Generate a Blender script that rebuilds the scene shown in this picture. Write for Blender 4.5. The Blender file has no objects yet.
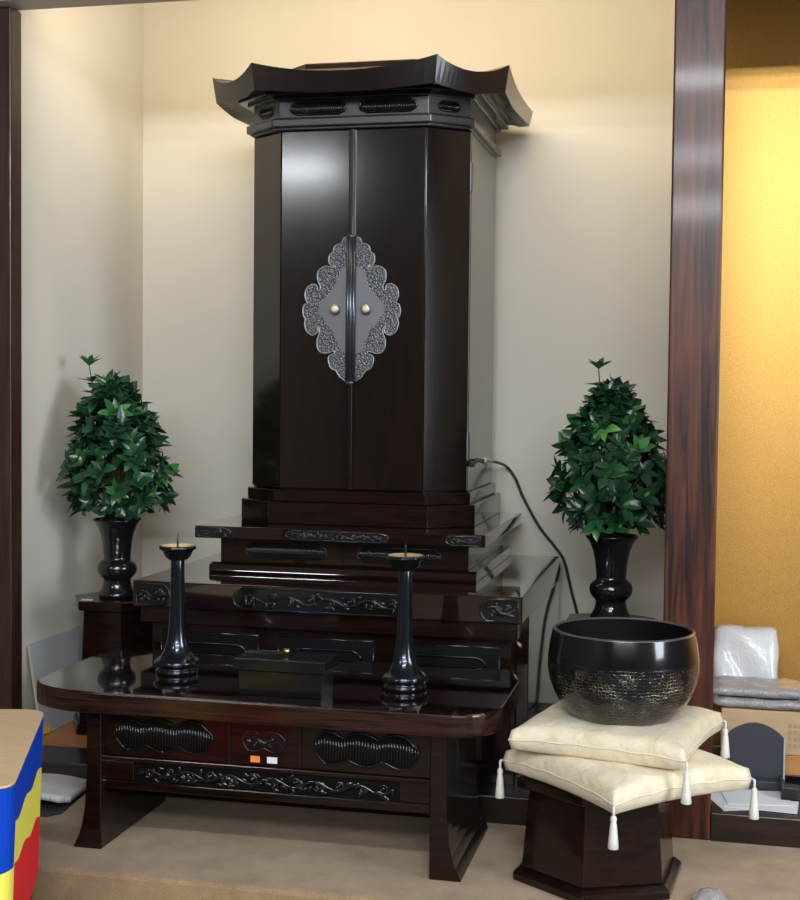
import bpy, bmesh, math, random
from mathutils import Vector, Matrix
random.seed(7)
PI = math.pi
scene = bpy.context.scene
COL = scene.collection

# ------------------------------------------------------------------ materials
def mat(name, base, rough=0.5, metal=0.0, coat=0.0, coat_rough=0.1, spec=0.5, sheen=0.0):
    m = bpy.data.materials.new(name); m.use_nodes = True
    b = m.node_tree.nodes['Principled BSDF']
    b.inputs['Base Color'].default_value = (*base, 1)
    b.inputs['Roughness'].default_value = rough
    b.inputs['Metallic'].default_value = metal
    b.inputs['Coat Weight'].default_value = coat
    b.inputs['Coat Roughness'].default_value = coat_rough
    b.inputs['Specular IOR Level'].default_value = spec
    b.inputs['Sheen Weight'].default_value = sheen
    return m

def N(m, t, **kw):
    n = m.node_tree.nodes.new(t)
    for k, v in kw.items(): setattr(n, k, v)
    return n
def LK(m, a, b): m.node_tree.links.new(a, b)
def bsdf(m): return m.node_tree.nodes['Principled BSDF']

def coords(m, scale=(1, 1, 1), kind='Object', rot=(0, 0, 0)):
    tc = N(m, 'ShaderNodeTexCoord'); mp = N(m, 'ShaderNodeMapping')
    mp.inputs['Scale'].default_value = scale
    mp.inputs['Rotation'].default_value = rot
    LK(m, tc.outputs[kind], mp.inputs['Vector'])
    return mp.outputs['Vector']

def ramp(m, fac, stops, interp='LINEAR'):
    r = N(m, 'ShaderNodeValToRGB'); r.color_ramp.interpolation = interp
    els = r.color_ramp.elements
    while len(els) < len(stops): els.new(0.5)
    for e, (p, c) in zip(els, stops):
        e.position = p; e.color = (*c, 1)
    LK(m, fac, r.inputs['Fac'])
    return r.outputs['Color']

def noise(m, vec, scale=5, detail=4, rough=0.55, dist=0.0):
    n = N(m, 'ShaderNodeTexNoise')
    n.inputs['Scale'].default_value = scale; n.inputs['Detail'].default_value = detail
    n.inputs['Roughness'].default_value = rough; n.inputs['Distortion'].default_value = dist
    LK(m, vec, n.inputs['Vector'])
    return n.outputs['Fac']

def bump(m, fac, strength=0.2, dist=0.01):
    b = N(m, 'ShaderNodeBump'); b.inputs['Strength'].default_value = strength
    b.inputs['Distance'].default_value = dist
    LK(m, fac, b.inputs['Height']); LK(m, b.outputs['Normal'], bsdf(m).inputs['Normal'])

def grain(name, c0, c1, scale, rough, coat, lo=0.35, hi=0.7, coat_rough=0.06, spec=0.5):
    m = mat(name, c0, rough, 0, coat, coat_rough, spec)
    v = coords(m, scale)
    f = noise(m, v, 3.0, 6, 0.6, 0.6)
    LK(m, ramp(m, f, [(lo, c0), (hi, c1)]), bsdf(m).inputs['Base Color'])
    return m

LACQ = grain('dark_lacquer', (0.0065, 0.004, 0.0032), (0.014, 0.007, 0.005), (14, 14, 2), 0.24, 0.2, coat_rough=0.05, spec=0.3)
LACQX = grain('dark_lacquer_horizontal', (0.005, 0.0028, 0.0022), (0.017, 0.0065, 0.0045), (2, 10, 22), 0.18, 0.3, coat_rough=0.04, spec=0.3)
LACQTOP = grain('polished_table_lacquer', (0.006, 0.003, 0.0025), (0.018, 0.007, 0.005), (1.5, 14, 14), 0.07, 1.0, coat_rough=0.02, spec=0.6)
EDGE = grain('grained_table_edge', (0.006, 0.003, 0.0022), (0.046, 0.016, 0.009), (1.4, 6, 30), 0.22, 0.25, spec=0.3)
DOORM = grain('satin_door_lacquer', (0.0085, 0.0052, 0.004), (0.0135, 0.0075, 0.0055), (16, 16, 2), 0.14, 0.2, coat_rough=0.10, spec=0.6)
CARVE = mat('black_carved_wood', (0.004, 0.004, 0.0045), 0.2, 0, 0.4, 0.1)
BLACK = mat('black_recess', (0.003, 0.003, 0.0035), 0.5, spec=0.15)
BLKLAC = mat('black_lacquer_box', (0.004, 0.004, 0.0045), 0.2, 0, 0.25, spec=0.35)

POST = grain('rosewood_post', (0.010, 0.005, 0.004), (0.14, 0.040, 0.019), (13, 13, .75), 0.38, 0.12, 0.36, 0.72, coat_rough=0.08, spec=0.3)
POSTL = grain('brown_post', (0.022, 0.009, 0.006), (0.062, 0.025, 0.016), (22, 22, 1.0), 0.35, 0.1)
SILL = grain('dark_sill_wood', (0.014, 0.008, 0.006), (0.03, 0.016, 0.011), (1.5, 20, 20), 0.3, 0.2)
LINTEL = grain('lintel_wood', (0.42, 0.38, 0.34), (0.52, 0.47, 0.42), (1, 14, 14), 0.5, 0)
ORANGEW = grain('orange_floor_board', (0.40, 0.15, 0.04), (0.52, 0.22, 0.06), (2, 18, 18), 0.4, 0.1)

def wallmat(name, c0, c1):
    m = mat(name, c0, 0.85, spec=0.2)
    v = coords(m, (1, 1, 1))
    f = noise(m, v, 2.2, 3, 0.5)
    LK(m, ramp(m, f, [(0.3, c0), (0.75, c1)]), bsdf(m).inputs['Base Color'])
    v2 = coords(m, (60, 60, 220))
    bump(m, noise(m, v2, 2, 2, 0.6), 0.12, 0.002)
    return m
WALL = wallmat('cream_wall_cloth', (0.66, 0.63, 0.555), (0.70, 0.67, 0.59))
ROOMW = wallmat('room_plaster', (0.15, 0.135, 0.115), (0.18, 0.16, 0.14))
CEILM = wallmat('room_ceiling_panel', (0.24, 0.23, 0.21), (0.28, 0.265, 0.245))

def carpetmat():
    m = mat('beige_carpet', (0.34, 0.26, 0.18), 0.95, spec=0.1, sheen=0.2)
    v = coords(m, (1, 1, 1))
    a = noise(m, v, 260, 3, 0.7)
    c = noise(m, v, 9, 3, 0.6)
    mx = N(m, 'ShaderNodeMix', data_type='FLOAT')
    mx.inputs['Factor'].default_value = 0.4
    LK(m, a, mx.inputs['A']); LK(m, c, mx.inputs['B'])
    LK(m, ramp(m, mx.outputs['Result'], [(0.36, (0.27, 0.172, 0.088)), (0.64, (0.50, 0.345, 0.20))]), bsdf(m).inputs['Base Color'])
    bump(m, a, 0.6, 0.006)
    return m
CARPET = carpetmat()
TATAMI = grain('room_floor', (0.13, 0.095, 0.06), (0.17, 0.125, 0.08), (2, 30, 2), 0.6, 0)

def goldmat():
    m = mat('gold_leaf_paper', (0.85, 0.55, 0.13), 0.3, 0.92, spec=0.5)
    v = coords(m, (1, 1, 1))
    a = noise(m, v, 210, 3, 0.7)
    LK(m, ramp(m, a, [(0.3, (0.44, 0.225, 0.050)), (0.7, (0.60, 0.35, 0.105))]), bsdf(m).inputs['Base Color'])
    rr = N(m, 'ShaderNodeMapRange'); rr.inputs['To Min'].default_value = 0.34; rr.inputs['To Max'].default_value = 0.46
    LK(m, a, rr.inputs['Value']); LK(m, rr.outputs['Result'], bsdf(m).inputs['Roughness'])
    bump(m, a, 0.18, 0.003)
    return m
GOLDW = goldmat()

SILVER = mat('aged_silver', (0.36, 0.37, 0.38), 0.42, 0.85)
def platemat():
    m = mat('engraved_silver', (0.4, 0.41, 0.42), 0.42, 0.8)
    v = coords(m, (1, 1, 1))
    vo = N(m, 'ShaderNodeTexVoronoi'); vo.inputs['Scale'].default_value = 150
    LK(m, v, vo.inputs['Vector'])
    LK(m, ramp(m, vo.outputs['Distance'], [(0.12, (0.42, 0.43, 0.44)), (0.42, (0.09, 0.095, 0.10))]), bsdf(m).inputs['Base Color'])
    bump(m, vo.outputs['Distance'], 0.6, 0.004)
    return m
PLATE = platemat()
PLATEIN = mat('smooth_grey_metal', (0.17, 0.172, 0.178), 0.45, 0.7)
SPINE = mat('blued_steel', (0.10, 0.115, 0.14), 0.28, 0.8)
IVORY = mat('ivory_knob_centre', (0.72, 0.62, 0.42), 0.3)
BRASS = mat('brass', (0.80, 0.55, 0.22), 0.25, 1.0)
GOLDIN = mat('gold_drip_pan', (1.0, 0.80, 0.45), 0.3, 0.65)
IRON = mat('dark_blued_metal', (0.030, 0.034, 0.045), 0.20, 0.85, 0.5, 0.05)
VASEM = mat('black_vase_metal', (0.012, 0.012, 0.015), 0.16, 0.4, 0.6, 0.04)

def bowlmat():
    m = mat('hammered_black_bronze', (0.012, 0.012, 0.014), 0.18, 0.55, 0.6, 0.08)
    tc = N(m, 'ShaderNodeTexCoord'); sx = N(m, 'ShaderNodeSeparateXYZ')
    LK(m, tc.outputs['Object'], sx.inputs['Vector'])
    at = N(m, 'ShaderNodeMath', operation='ARCTAN2'); LK(m, sx.outputs['Y'], at.inputs[0]); LK(m, sx.outputs['X'], at.inputs[1])
    mu = N(m, 'ShaderNodeMath', operation='MULTIPLY'); LK(m, at.outputs[0], mu.inputs[0]); mu.inputs[1].default_value = 0.21
    cb = N(m, 'ShaderNodeCombineXYZ'); LK(m, mu.outputs[0], cb.inputs['X']); LK(m, sx.outputs['Z'], cb.inputs['Y'])
    mp = N(m, 'ShaderNodeMapping'); mp.inputs['Scale'].default_value = (1, 1, 1); LK(m, cb.outputs['Vector'], mp.inputs['Vector'])
    vo = N(m, 'ShaderNodeTexVoronoi', feature='DISTANCE_TO_EDGE'); vo.inputs['Scale'].default_value = 105
    vo.inputs['Randomness'].default_value = 0.55
    LK(m, mp.outputs['Vector'], vo.inputs['Vector'])
    # band in height
    band = ramp(m, sx.outputs['Z'], [(0.0, (0.15,)*3), (0.06, (0.6,)*3), (0.15, (1,)*3), (0.185, (0,)*3)])
    edge = ramp(m, vo.outputs['Distance'], [(0.02, (1,)*3), (0.09, (0,)*3)])
    patch = ramp(m, noise(m, mp.outputs['Vector'], 14, 2, 0.5), [(0.45, (0,)*3), (0.70, (1,)*3)])
    m1 = N(m, 'ShaderNodeMix', data_type='RGBA', blend_type='MULTIPLY'); m1.inputs['Factor'].default_value = 1
    LK(m, band, m1.inputs['A']); LK(m, edge, m1.inputs['B'])
    m2 = N(m, 'ShaderNodeMix', data_type='RGBA', blend_type='MULTIPLY'); m2.inputs['Factor'].default_value = 1
    LK(m, m1.outputs['Result'], m2.inputs['A']); LK(m, patch, m2.inputs['B'])
    m3 = N(m, 'ShaderNodeMix', data_type='RGBA')
    LK(m, m2.outputs['Result'], m3.inputs['Factor'])
    m3.inputs['A'].default_value = (0.012, 0.012, 0.014, 1); m3.inputs['B'].default_value = (0.42, 0.36, 0.24, 1)
    LK(m, m3.outputs['Result'], bsdf(m).inputs['Base Color'])
    hm = N(m, 'ShaderNodeMath', operation='MULTIPLY'); LK(m, band, hm.inputs[0])
    mn = N(m, 'ShaderNodeMath', operation='MINIMUM'); LK(m, vo.outputs['Distance'], mn.inputs[0]); mn.inputs[1].default_value = 0.2
    LK(m, mn.outputs[0], hm.inputs[1])
    bump(m, hm.outputs[0], 0.8, 0.012)
    return m
BOWL = bowlmat()
BOWLIN = mat('bowl_inside_black', (0.006, 0.006, 0.007), 0.4, 0.3)
RIMM = mat('bowl_rim_grey', (0.20, 0.20, 0.20), 0.3, 0.8)

def silkmat():
    m = mat('cream_silk_brocade', (0.72, 0.64, 0.48), 0.5, sheen=0.15)
    v = coords(m, (1, 1, 1))
    a = noise(m, v, 26, 4, 0.6, 0.8)
    LK(m, ramp(m, a, [(0.35, (0.68, 0.575, 0.38)), (0.5, (0.73, 0.635, 0.45)), (0.7, (0.77, 0.69, 0.53))]), bsdf(m).inputs['Base Color'])
    w = noise(m, v, 11, 3, 0.55, 1.2)
    bump(m, w, 0.35, 0.02)
    return m
SILK = silkmat()
PIPING = mat('white_seam_cord', (0.74, 0.66, 0.50), 0.7)
TASSEL = mat('white_tassel_thread', (0.72, 0.69, 0.62), 0.7)

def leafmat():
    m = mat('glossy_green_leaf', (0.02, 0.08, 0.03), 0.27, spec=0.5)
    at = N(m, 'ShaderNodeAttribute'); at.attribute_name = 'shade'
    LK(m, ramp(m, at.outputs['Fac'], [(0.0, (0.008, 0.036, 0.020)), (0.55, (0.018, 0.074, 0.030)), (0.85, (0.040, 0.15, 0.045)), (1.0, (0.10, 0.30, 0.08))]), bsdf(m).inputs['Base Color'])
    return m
LEAF = leafmat()
STEM = mat('green_brown_stem', (0.05, 0.06, 0.025), 0.6)

GREYB = mat('pale_grey_board', (0.42, 0.45, 0.47), 0.6)
BOARDE = mat('cream_board_edge', (0.60, 0.54, 0.42), 0.7)
YELLOWTAG = mat('yellow_tag', (0.75, 0.52, 0.06), 0.6)
PAPER = mat('white_paper', (0.74, 0.76, 0.80), 0.7)
def printed():
    m = mat('printed_paper', (0.7, 0.71, 0.73), 0.7)
    v = coords(m, (1, 1, 1), rot=(0, 0, 0.5))
    w = N(m, 'ShaderNodeTexWave'); w.inputs['Scale'].default_value = 24; w.inputs['Distortion'].default_value = 0.0
    LK(m, v, w.inputs['Vector'])
    n2 = noise(m, coords(m, (120, 120, 1), rot=(0, 0, 0.5)), 1.2, 2, 0.6)
    mu = N(m, 'ShaderNodeMath', operation='MULTIPLY'); LK(m, w.outputs['Fac'], mu.inputs[0]); LK(m, n2, mu.inputs[1])
    LK(m, ramp(m, mu.outputs[0], [(0.35, (0.80, 0.81, 0.83)), (0.62, (0.56, 0.57, 0.60))]), bsdf(m).inputs['Base Color'])
    return m
PRINT = printed()
DARKF = mat('dark_folder_cover', (0.035, 0.032, 0.03), 0.5)
CARTON = grain('brown_carton', (0.44, 0.30, 0.16), (0.50, 0.35, 0.20), (3, 3, 14), 0.75, 0)
CARTON2 = grain('orange_carton', (0.44, 0.19, 0.05), (0.52, 0.25, 0.08), (3, 3, 14), 0.6, 0)
INK = mat('faded_print', (0.36, 0.25, 0.14), 0.8)
def plasticwrap(name, c, r=0.25, bs=0.6):
    m = mat(name, c, r, coat=0.4)
    v = coords(m, (1, 1, 1)); a = noise(m, v, 14, 4, 0.6, 1.5)
    bump(m, a, bs, 0.03)
    return m
WRAPW = plasticwrap('white_plastic_film', (0.58, 0.58, 0.585), 0.35, 0.22)
WRAPG = plasticwrap('grey_wrapped_cloth', (0.30, 0.28, 0.29), 0.32)
SLATE = mat('slate_black_panel', (0.030, 0.034, 0.042), 0.5)
SLATEE = mat('pale_panel_edge', (0.42, 0.40, 0.38), 0.5)
CABLE = mat('black_rubber_cable', (0.012, 0.012, 0.012), 0.45)
PLUG = mat('cable_collar', (0.45, 0.42, 0.36), 0.4, 0.3)
BLUE = mat('blue_cover', (0.002, 0.055, 0.50), 0.7, spec=0.15)
YELL = mat('yellow_cover', (0.92, 0.84, 0.12), 0.7, spec=0.15)
RED = mat('red_cover', (0.85, 0.025, 0.03), 0.7, spec=0.15)
BEIGE = grain('pale_wood_top', (0.62, 0.42, 0.24), (0.70, 0.50, 0.30), (3, 20, 3), 0.5, 0)
ORST = mat('orange_sticker', (0.95, 0.25, 0.03), 0.6)
WHST = mat('white_sticker', (0.75, 0.76, 0.78), 0.6)
def clearplastic():
    m = mat('clear_plastic_wrap', (0.85, 0.87, 0.9), 0.12)
    bsdf(m).inputs['Transmission Weight'].default_value = 0.75
    v = coords(m, (1, 1, 1)); bump(m, noise(m, v, 40, 3, 0.6, 1.0), 0.7, 0.02)
    return m
CLEAR = clearplastic()

# ------------------------------------------------------------------ mesh helpers
def new(): return bmesh.new()

def prism(bm, pts, z0, z1, axis='z', mi=0):
    """extrude a plan polygon; axis z: pts are (x,y); axis y: pts are (x,z) from y=z0 to y=z1; axis x: pts are (y,z)"""
    def v(p, h):
        if axis == 'z': return (p[0], p[1], h)
        if axis == 'y': return (p[0], h, p[1])
        return (h, p[0], p[1])
    a = [bm.verts.new(v(p, z0)) for p in pts]; b = [bm.verts.new(v(p, z1)) for p in pts]
    n = len(pts); fs = []
    fs.append(bm.faces.new(a)); fs.append(bm.faces.new(b))
    for i in range(n): fs.append(bm.faces.new((a[i], a[(i+1) % n], b[(i+1) % n], b[i])))
    for f in fs: f.material_index = mi
    return fs

def frustum(bm, p0, z0, p1, z1):
    a = [bm.verts.new((p[0], p[1], z0)) for p in p0]; b = [bm.verts.new((p[0], p[1], z1)) for p in p1]
    n = len(p0)
    bm.faces.new(a); bm.faces.new(b)
    for i in range(n): bm.faces.new((a[i], a[(i+1) % n], b[(i+1) % n], b[i]))

def box(bm, x0, x1, y0, y1, z0, z1, mi=0):
    return prism(bm, [(x0, y0), (x1, y0), (x1, y1), (x0, y1)], z0, z1, mi=mi)

def lathe(bm, prof, seg=48, c=(0, 0, 0), mod=None, mi=0):
    rings = []
    for r, z in prof:
        if r < 1e-6:
            rings.append([bm.verts.new((c[0], c[1], c[2]+z))])
        else:
            ring = []
            for k in range(seg):
                a = 2*PI*k/seg; rr = r*(mod(a, r, z) if mod else 1)
                ring.append(bm.verts.new((c[0]+rr*math.cos(a), c[1]+rr*math.sin(a), c[2]+z)))
            rings.append(ring)
    for A, B in zip(rings, rings[1:]):
        for k in range(seg):
            k2 = (k+1) % seg
            if len(A) == 1 and len(B) == 1: break
            if len(A) == 1: f = bm.faces.new((A[0], B[k], B[k2]))
            elif len(B) == 1: f = bm.faces.new((A[k], A[k2], B[0]))
            else: f = bm.faces.new((A[k], A[k2], B[k2], B[k]))
            f.material_index = mi; f.smooth = True

def tube(bm, pts, rad, seg=8, closed=False, mi=0):
    pts = [Vector(p) for p in pts]; n = len(pts)
    rads = rad if isinstance(rad, (list, tuple)) else [rad]*n
    rings = []; up = None
    for i in range(n):
        if closed: t = pts[(i+1) % n]-pts[i-1]
        else: t = pts[min(i+1, n-1)]-pts[max(i-1, 0)]
        if t.length < 1e-9: t = Vector((0, 0, 1))
        t.normalize()
        if up is None:
            up = Vector((0, 1, 0)) if abs(t.y) < 0.9 else Vector((1, 0, 0))
        s = t.cross(up)
        if s.length < 1e-6: s = t.orthogonal()
        s.normalize(); u = s.cross(t).normalized(); up = u
        rings.append([bm.verts.new(pts[i]+(s*math.cos(2*PI*k/seg)+u*math.sin(2*PI*k/seg))*rads[i]) for k in range(seg)])
    m = n if closed else n-1
    for i in range(m):
        A = rings[i]; B = rings[(i+1) % n]
        for k in range(seg):
            f = bm.faces.new((A[k], A[(k+1) % seg], B[(k+1) % seg], B[k])); f.smooth = True; f.material_index = mi
    if not closed:
        for R in (rings[0], rings[-1]):
            f = bm.faces.new(R); f.material_index = mi

def blob(bm, c, r, sx=1, sy=1, sz=1, rot=0):
    M = Matrix.Translation(c) @ Matrix.Rotation(rot, 4, 'Y') @ Matrix.Diagonal((r*sx, r*sy, r*sz, 1))
    ret = bmesh.ops.create_icosphere(bm, subdivisions=2, radius=1, matrix=M)
    for v in ret['verts']:
        for f in v.link_faces: f.smooth = True

def world_off(o):
    v = Vector((0, 0, 0))
    while o is not None:
        v += o.location; o = o.parent
    return v

def part(name, bm, m, parent=None, bevel=0.0, local=False, smooth_angle=None):
    """link bm as one mesh object; bm is in world axes unless local=True"""
    if parent is not None and not local:
        bmesh.ops.translate(bm, verts=bm.verts, vec=-world_off(parent))
    bmesh.ops.recalc_face_normals(bm, faces=bm.faces)
    me = bpy.data.meshes.new(name); bm.to_mesh(me); bm.free()
    for mm in (m if isinstance(m, (list, tuple)) else [m]): me.materials.append(mm)
    o = bpy.data.objects.new(name, me); COL.objects.link(o)
    if parent is not None: o.parent = parent
    if bevel > 0:
        b = o.modifiers.new('bevel', 'BEVEL'); b.width = bevel; b.segments = 2; b.limit_method = 'ANGLE'; b.angle_limit = math.radians(35)
        b.harden_normals = False
    return o

def tag(o, label, cat, group=None):
    o['label'] = label; o['category'] = cat
    if group: o['group'] = group
    return o

def thing(name, label, cat, loc, rz=0.0, group=None):
    o = bpy.data.objects.new(name, None); COL.objects.link(o)
    o.location = loc; o.rotation_euler = (0, 0, rz); o.empty_display_size = 0.05
    return tag(o, label, cat, group)

def struct(name, bm, m, bevel=0.0, label=None):
    o = part(name, bm, m, bevel=bevel); o['kind'] = 'structure'
    if label: o['label'] = label
    return o

def copy_tree(o, parent=None):
    c = o.copy(); COL.objects.link(c)
    if parent is not None: c.parent = parent
    for ch in list(o.children): copy_tree(ch, c)
    return c

def origin_to(o, loc):
    """move a single-mesh thing's origin to loc without moving its shape"""
    loc = Vector(loc)
    o.data.transform(Matrix.Translation(-loc)); o.location = loc

# ------------------------------------------------------------------ decorative helpers
def clip_z(poly, x):
    zs = []
    n = len(poly)
    for i in range(n):
        (x0, z0), (x1, z1) = poly[i], poly[(i+1) % n]
        if (x0 <= x < x1) or (x1 <= x < x0):
            t = (x-x0)/(x1-x0); zs.append(z0+t*(z1-z0))
    return (min(zs), max(zs)) if len(zs) >= 2 else None

def hexpoly(x0, x1, z0, z1, tip, left=True, right=True):
    zc = (z0+z1)/2; h = (z1-z0)/2
    p = []
    if left: p += [(x0+tip, z0)] if False else []
    pts = []
    if left: pts += [(x0+tip, z1), (x0+tip*0.22, zc+h*0.55), (x0, zc), (x0+tip*0.22, zc-h*0.55), (x0+tip, z0)]
    else: pts += [(x0, z1), (x0, z0)]
    if right: pts += [(x1-tip, z0), (x1-tip*0.22, zc-h*0.55), (x1, zc), (x1-tip*0.22, zc+h*0.55), (x1-tip, z1)]
    else: pts += [(x1, z0), (x1, z1)]
    return pts

def fluted(bm, poly, y, pitch, r=None, frame=0.004):
    """dark recessed plate with vertical half-round flutes and a raised frame; faces -Y at depth y"""
    r = r or pitch*0.42
    prism(bm, poly, y-0.0015, y+0.004, axis='y')
    xs = [p[0] for p in poly]; x = min(xs)+pitch
    while x < max(xs)-pitch*0.5:
        z = clip_z(poly, x)
        if z and z[1]-z[0] > 0.006:
            tube(bm, [(x, y-0.002, z[0]+0.002), (x, y-0.002, z[1]-0.002)], r, 6)
        x += pitch
    tube(bm, [(p[0], y-0.002, p[1]) for p in poly], frame, 6, closed=True)

def spiral(bm, cx, cz, y, r0, turns, a0, sgn, rad):
    pts = []; rs = []
    n = int(14*turns)+6
    for i in range(n+1):
        t = i/n; a = a0+sgn*t*turns*2*PI; r = r0*(1-0.82*t)
        pts.append((cx+r*math.cos(a), y-0.004*t, cz+r*math.sin(a))); rs.append(rad*(1-0.45*t))
    tube(bm, pts, rs, 6)
    blob(bm, pts[-1], rad*1.25)

def arabesque(bm, x0, x1, z0, z1, y, waves, rad, seed=1):
    """scrolling vine relief on a plate at depth y"""
    rnd = random.Random(seed)
    zc = (z0+z1)/2; h = (z1-z0)/2; L = x1-x0
    n = 26*waves; pts = []
    for i in range(n+1):
        t = i/n; x = x0+L*t
        pts.append((x, y-0.004, zc+h*0.42*math.sin(2*PI*waves*t+0.4)))
    tube(bm, pts, rad, 6)
    for k in range(2*waves):
        t = (k+0.5)/(2*waves); x = x0+L*t; s = -1 if k % 2 == 0 else 1
        spiral(bm, x, zc+s*h*0.25, y-0.004, h*0.52, 1.3, PI/2*s+PI, s, rad*0.8)
        for q in range(4):
            blob(bm, (x+rnd.uniform(-.5, .5)*L/(2*waves), y-0.004, zc+rnd.uniform(-.75, .75)*h), rad*rnd.uniform(1.0, 1.7), 1.8, 0.7, 0.8, rnd.uniform(0, PI))

def cloudpoly(x0, x1, z0, z1, lobes=3, n=12):
    """cloud-shaped opening: lobed top and bottom edge"""
    pts = []; L = x1-x0; zc = (z0+z1)/2; h = (z1-z0)/2
    N_ = lobes*n
    for i in range(N_+1):
        t = i/N_; env = min(1, 9*t, 9*(1-t))**0.5 if 0 < t < 1 else 0
        pts.append((x0+L*t, zc-h*env*(0.62+0.38*abs(math.sin(PI*lobes*t)))))
    for i in range(N_-1, 0, -1):
        t = i/N_; env = min(1, 9*t, 9*(1-t))**0.5
        pts.append((x0+L*t, zc+h*env*(0.62+0.38*abs(math.sin(PI*lobes*t+0.5)))))
    return pts

def octo(cx, hf, yf, hs, yc, yb):
    return [(cx-hs, yb), (cx-hs, yc), (cx-hf, yf), (cx+hf, yf), (cx+hs, yc), (cx+hs, yb)]

def rect(x0, x1, y0, y1): return [(x0, y0), (x1, y0), (x1, y1), (x0, y1)]
def ngon(n, r, a0, c=(0, 0)): return [(c[0]+r*math.cos(a0+2*PI*k/n), c[1]+r*math.sin(a0+2*PI*k/n)) for k in range(n)]

# ================================================================== SETTING
FZ = 0.085   # alcove floor level above the carpeted step
YB = 5.50    # back wall
XL = -2.41   # left alcove wall
bm = new(); box(bm, XL-0.1, 0.0, YB, YB+0.1, -0.25, 3.3); struct('wall_back', bm, WALL)
bm = new(); box(bm, XL-0.1, XL, 4.24, YB, -0.25, 3.3); struct('wall_left', bm, WALL)
bm = new(); box(bm, -0.085, -0.005, 4.28, YB, FZ, 3.3); struct('wall_right', bm, WALL)
bm = new(); box(bm, -0.005, 3.2, 4.98, 5.08, FZ, 3.3); o = struct('wall_gold', bm, GOLDW)
bm = new(); box(bm, XL-0.1, 3.2, 4.2, YB+0.1, 3.30, 3.4); struct('ceiling_alcove', bm, CEILM)
bm = new(); box(bm, -1.90, -0.085, 4.36, YB, 0.0, FZ); struct('floor_alcove', bm, SILL)
bm = new(); box(bm, XL, -1.90, 4.36, YB, 0.0, FZ); struct('floor_alcove_left', bm, ORANGEW)
bm = new(); box(bm, -0.085, 3.2, 4.36, 4.98, 0.0, FZ-0.002); struct('floor_gold_alcove', bm, SILL)
bm = new(); box(bm, -4.0, 3.2, 3.45, 4.20, -0.25, 0.0); struct('floor_platform', bm, CARPET, bevel=0.012)
bm = new(); box(bm, -4.0, 3.2, -8.0, 3.45, -0.35, -0.25); struct('floor_room', bm, TATAMI)
bm = new(); box(bm, -4.0, 3.2, -8.0, 4.1, 3.25, 3.35); struct('ceiling_room', bm, CEILM)
bm = new(); box(bm, -4.1, -4.0, -8.0, 4.3, -0.35, 3.35); struct('wall_room_left', bm, ROOMW)
bm = new(); box(bm, 3.2, 3.3, -8.0, 5.1, -0.35, 3.35); struct('wall_room_right', bm, ROOMW)
bm = new(); box(bm, -4.1, 3.3, -8.1, -8.0, -0.35, 3.35); struct('wall_room_rear', bm, ROOMW)
bm = new(); box(bm, -4.0, XL-0.1, 4.24, 4.34, -0.25, 3.35); struct('wall_front_left', bm, ROOMW)
bm = new(); box(bm, -4.0, 3.2, 4.10, 4.22, 2.63, 3.3); struct('trim_1', bm, LINTEL, bevel=0.004)
bm = new(); box(bm, 0.030, 3.2, 4.17, 4.22, 2.565, 2.63); struct('added_reflection_blocker', bm, SILL, bevel=0.003)  # added out of view to block reflections and darken the top of the gold wall
bm = new(); box(bm, -2.50, -2.302, 4.165, 4.24, 0.0, 2.63); struct('trim_2', bm, POSTL, bevel=0.004)
bm = new(); box(bm, -0.122, 0.030, 4.165, 4.28, 0.0, 2.63); struct('trim_3', bm, POST, bevel=0.006)
bm = new(); box(bm, -2.302, -0.122, 4.165, 4.36, -0.25, FZ+0.002); struct('trim_4', bm, SILL, bevel=0.004)
bm = new(); box(bm, 0.030, 3.2, 4.165, 4.36, -0.25, FZ+0.002); struct('trim_5', bm, SILL, bevel=0.004)

# ================================================================== ALTAR BASE (large stepped stand)
CB = -1.231
base = thing('altar_platform', 'wide dark lacquered altar base with carved tray edge, behind the low table', 'altar stand', (CB, 4.8, FZ))
bm = new(); box(bm, CB-.666, CB+.666, 4.25, 5.38, .618, .706); part('tray_top', bm, LACQTOP, base, 0.004)
bm = new(); box(bm, CB-.648, CB+.648, 4.275, 5.37, .560, .618); part('upper_moulding', bm, LACQX, base, 0.004)
bm = new(); box(bm, CB-.622, CB+.622, 4.315, 5.36, .150, .560); part('body', bm, LACQX, base, 0.003)
bm = new(); box(bm, CB-.645, CB+.645, 4.29, 5.37, FZ, .150); part('foot_moulding', bm, LACQX, base, 0.006)
for sx in (-1, 1):
    # tall polished side panel
    bm = new(); x0 = CB+sx*.622; x1 = CB+sx*.664; box(bm, min(x0, x1), max(x0, x1), 4.44, 5.36, FZ+.001, .617); part('side_panel', bm, LACQTOP, base, 0.003)
# carved panels of the tray edge
def carved_panel(parent, x0, x1, z0, z1, y, tip, left, right, waves, rad, seed, m=CARVE):
    b = new(); poly = hexpoly(x0, x1, z0, z1, tip, left, right)
    prism(b, poly, y-0.002, y+0.004, axis='y')
    tube(b, [(p[0], y-0.003, p[1]) for p in poly], 0.0032, 6, closed=True)
    h = (z1-z0)
    arabesque(b, x0+tip*(.7 if left else .25)+.004, x1-tip*(.7 if right else .25)-.004, z0+h*.1, z1-h*.1, y-0.002, waves, rad, seed)
    return part('carved_panel', b, m, parent)
carved_panel(base, CB-.305, CB+.305, .626, .697, 4.25, .035, True, True, 4, .0045, 3)
carved_panel(base, CB-.652, CB-.530, .626, .697, 4.25, .022, False, True, 1, .0045, 4)
carved_panel(base, CB+.530, CB+.652, .626, .697, 4.25, .022, True, False, 1, .0045, 5)
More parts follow.
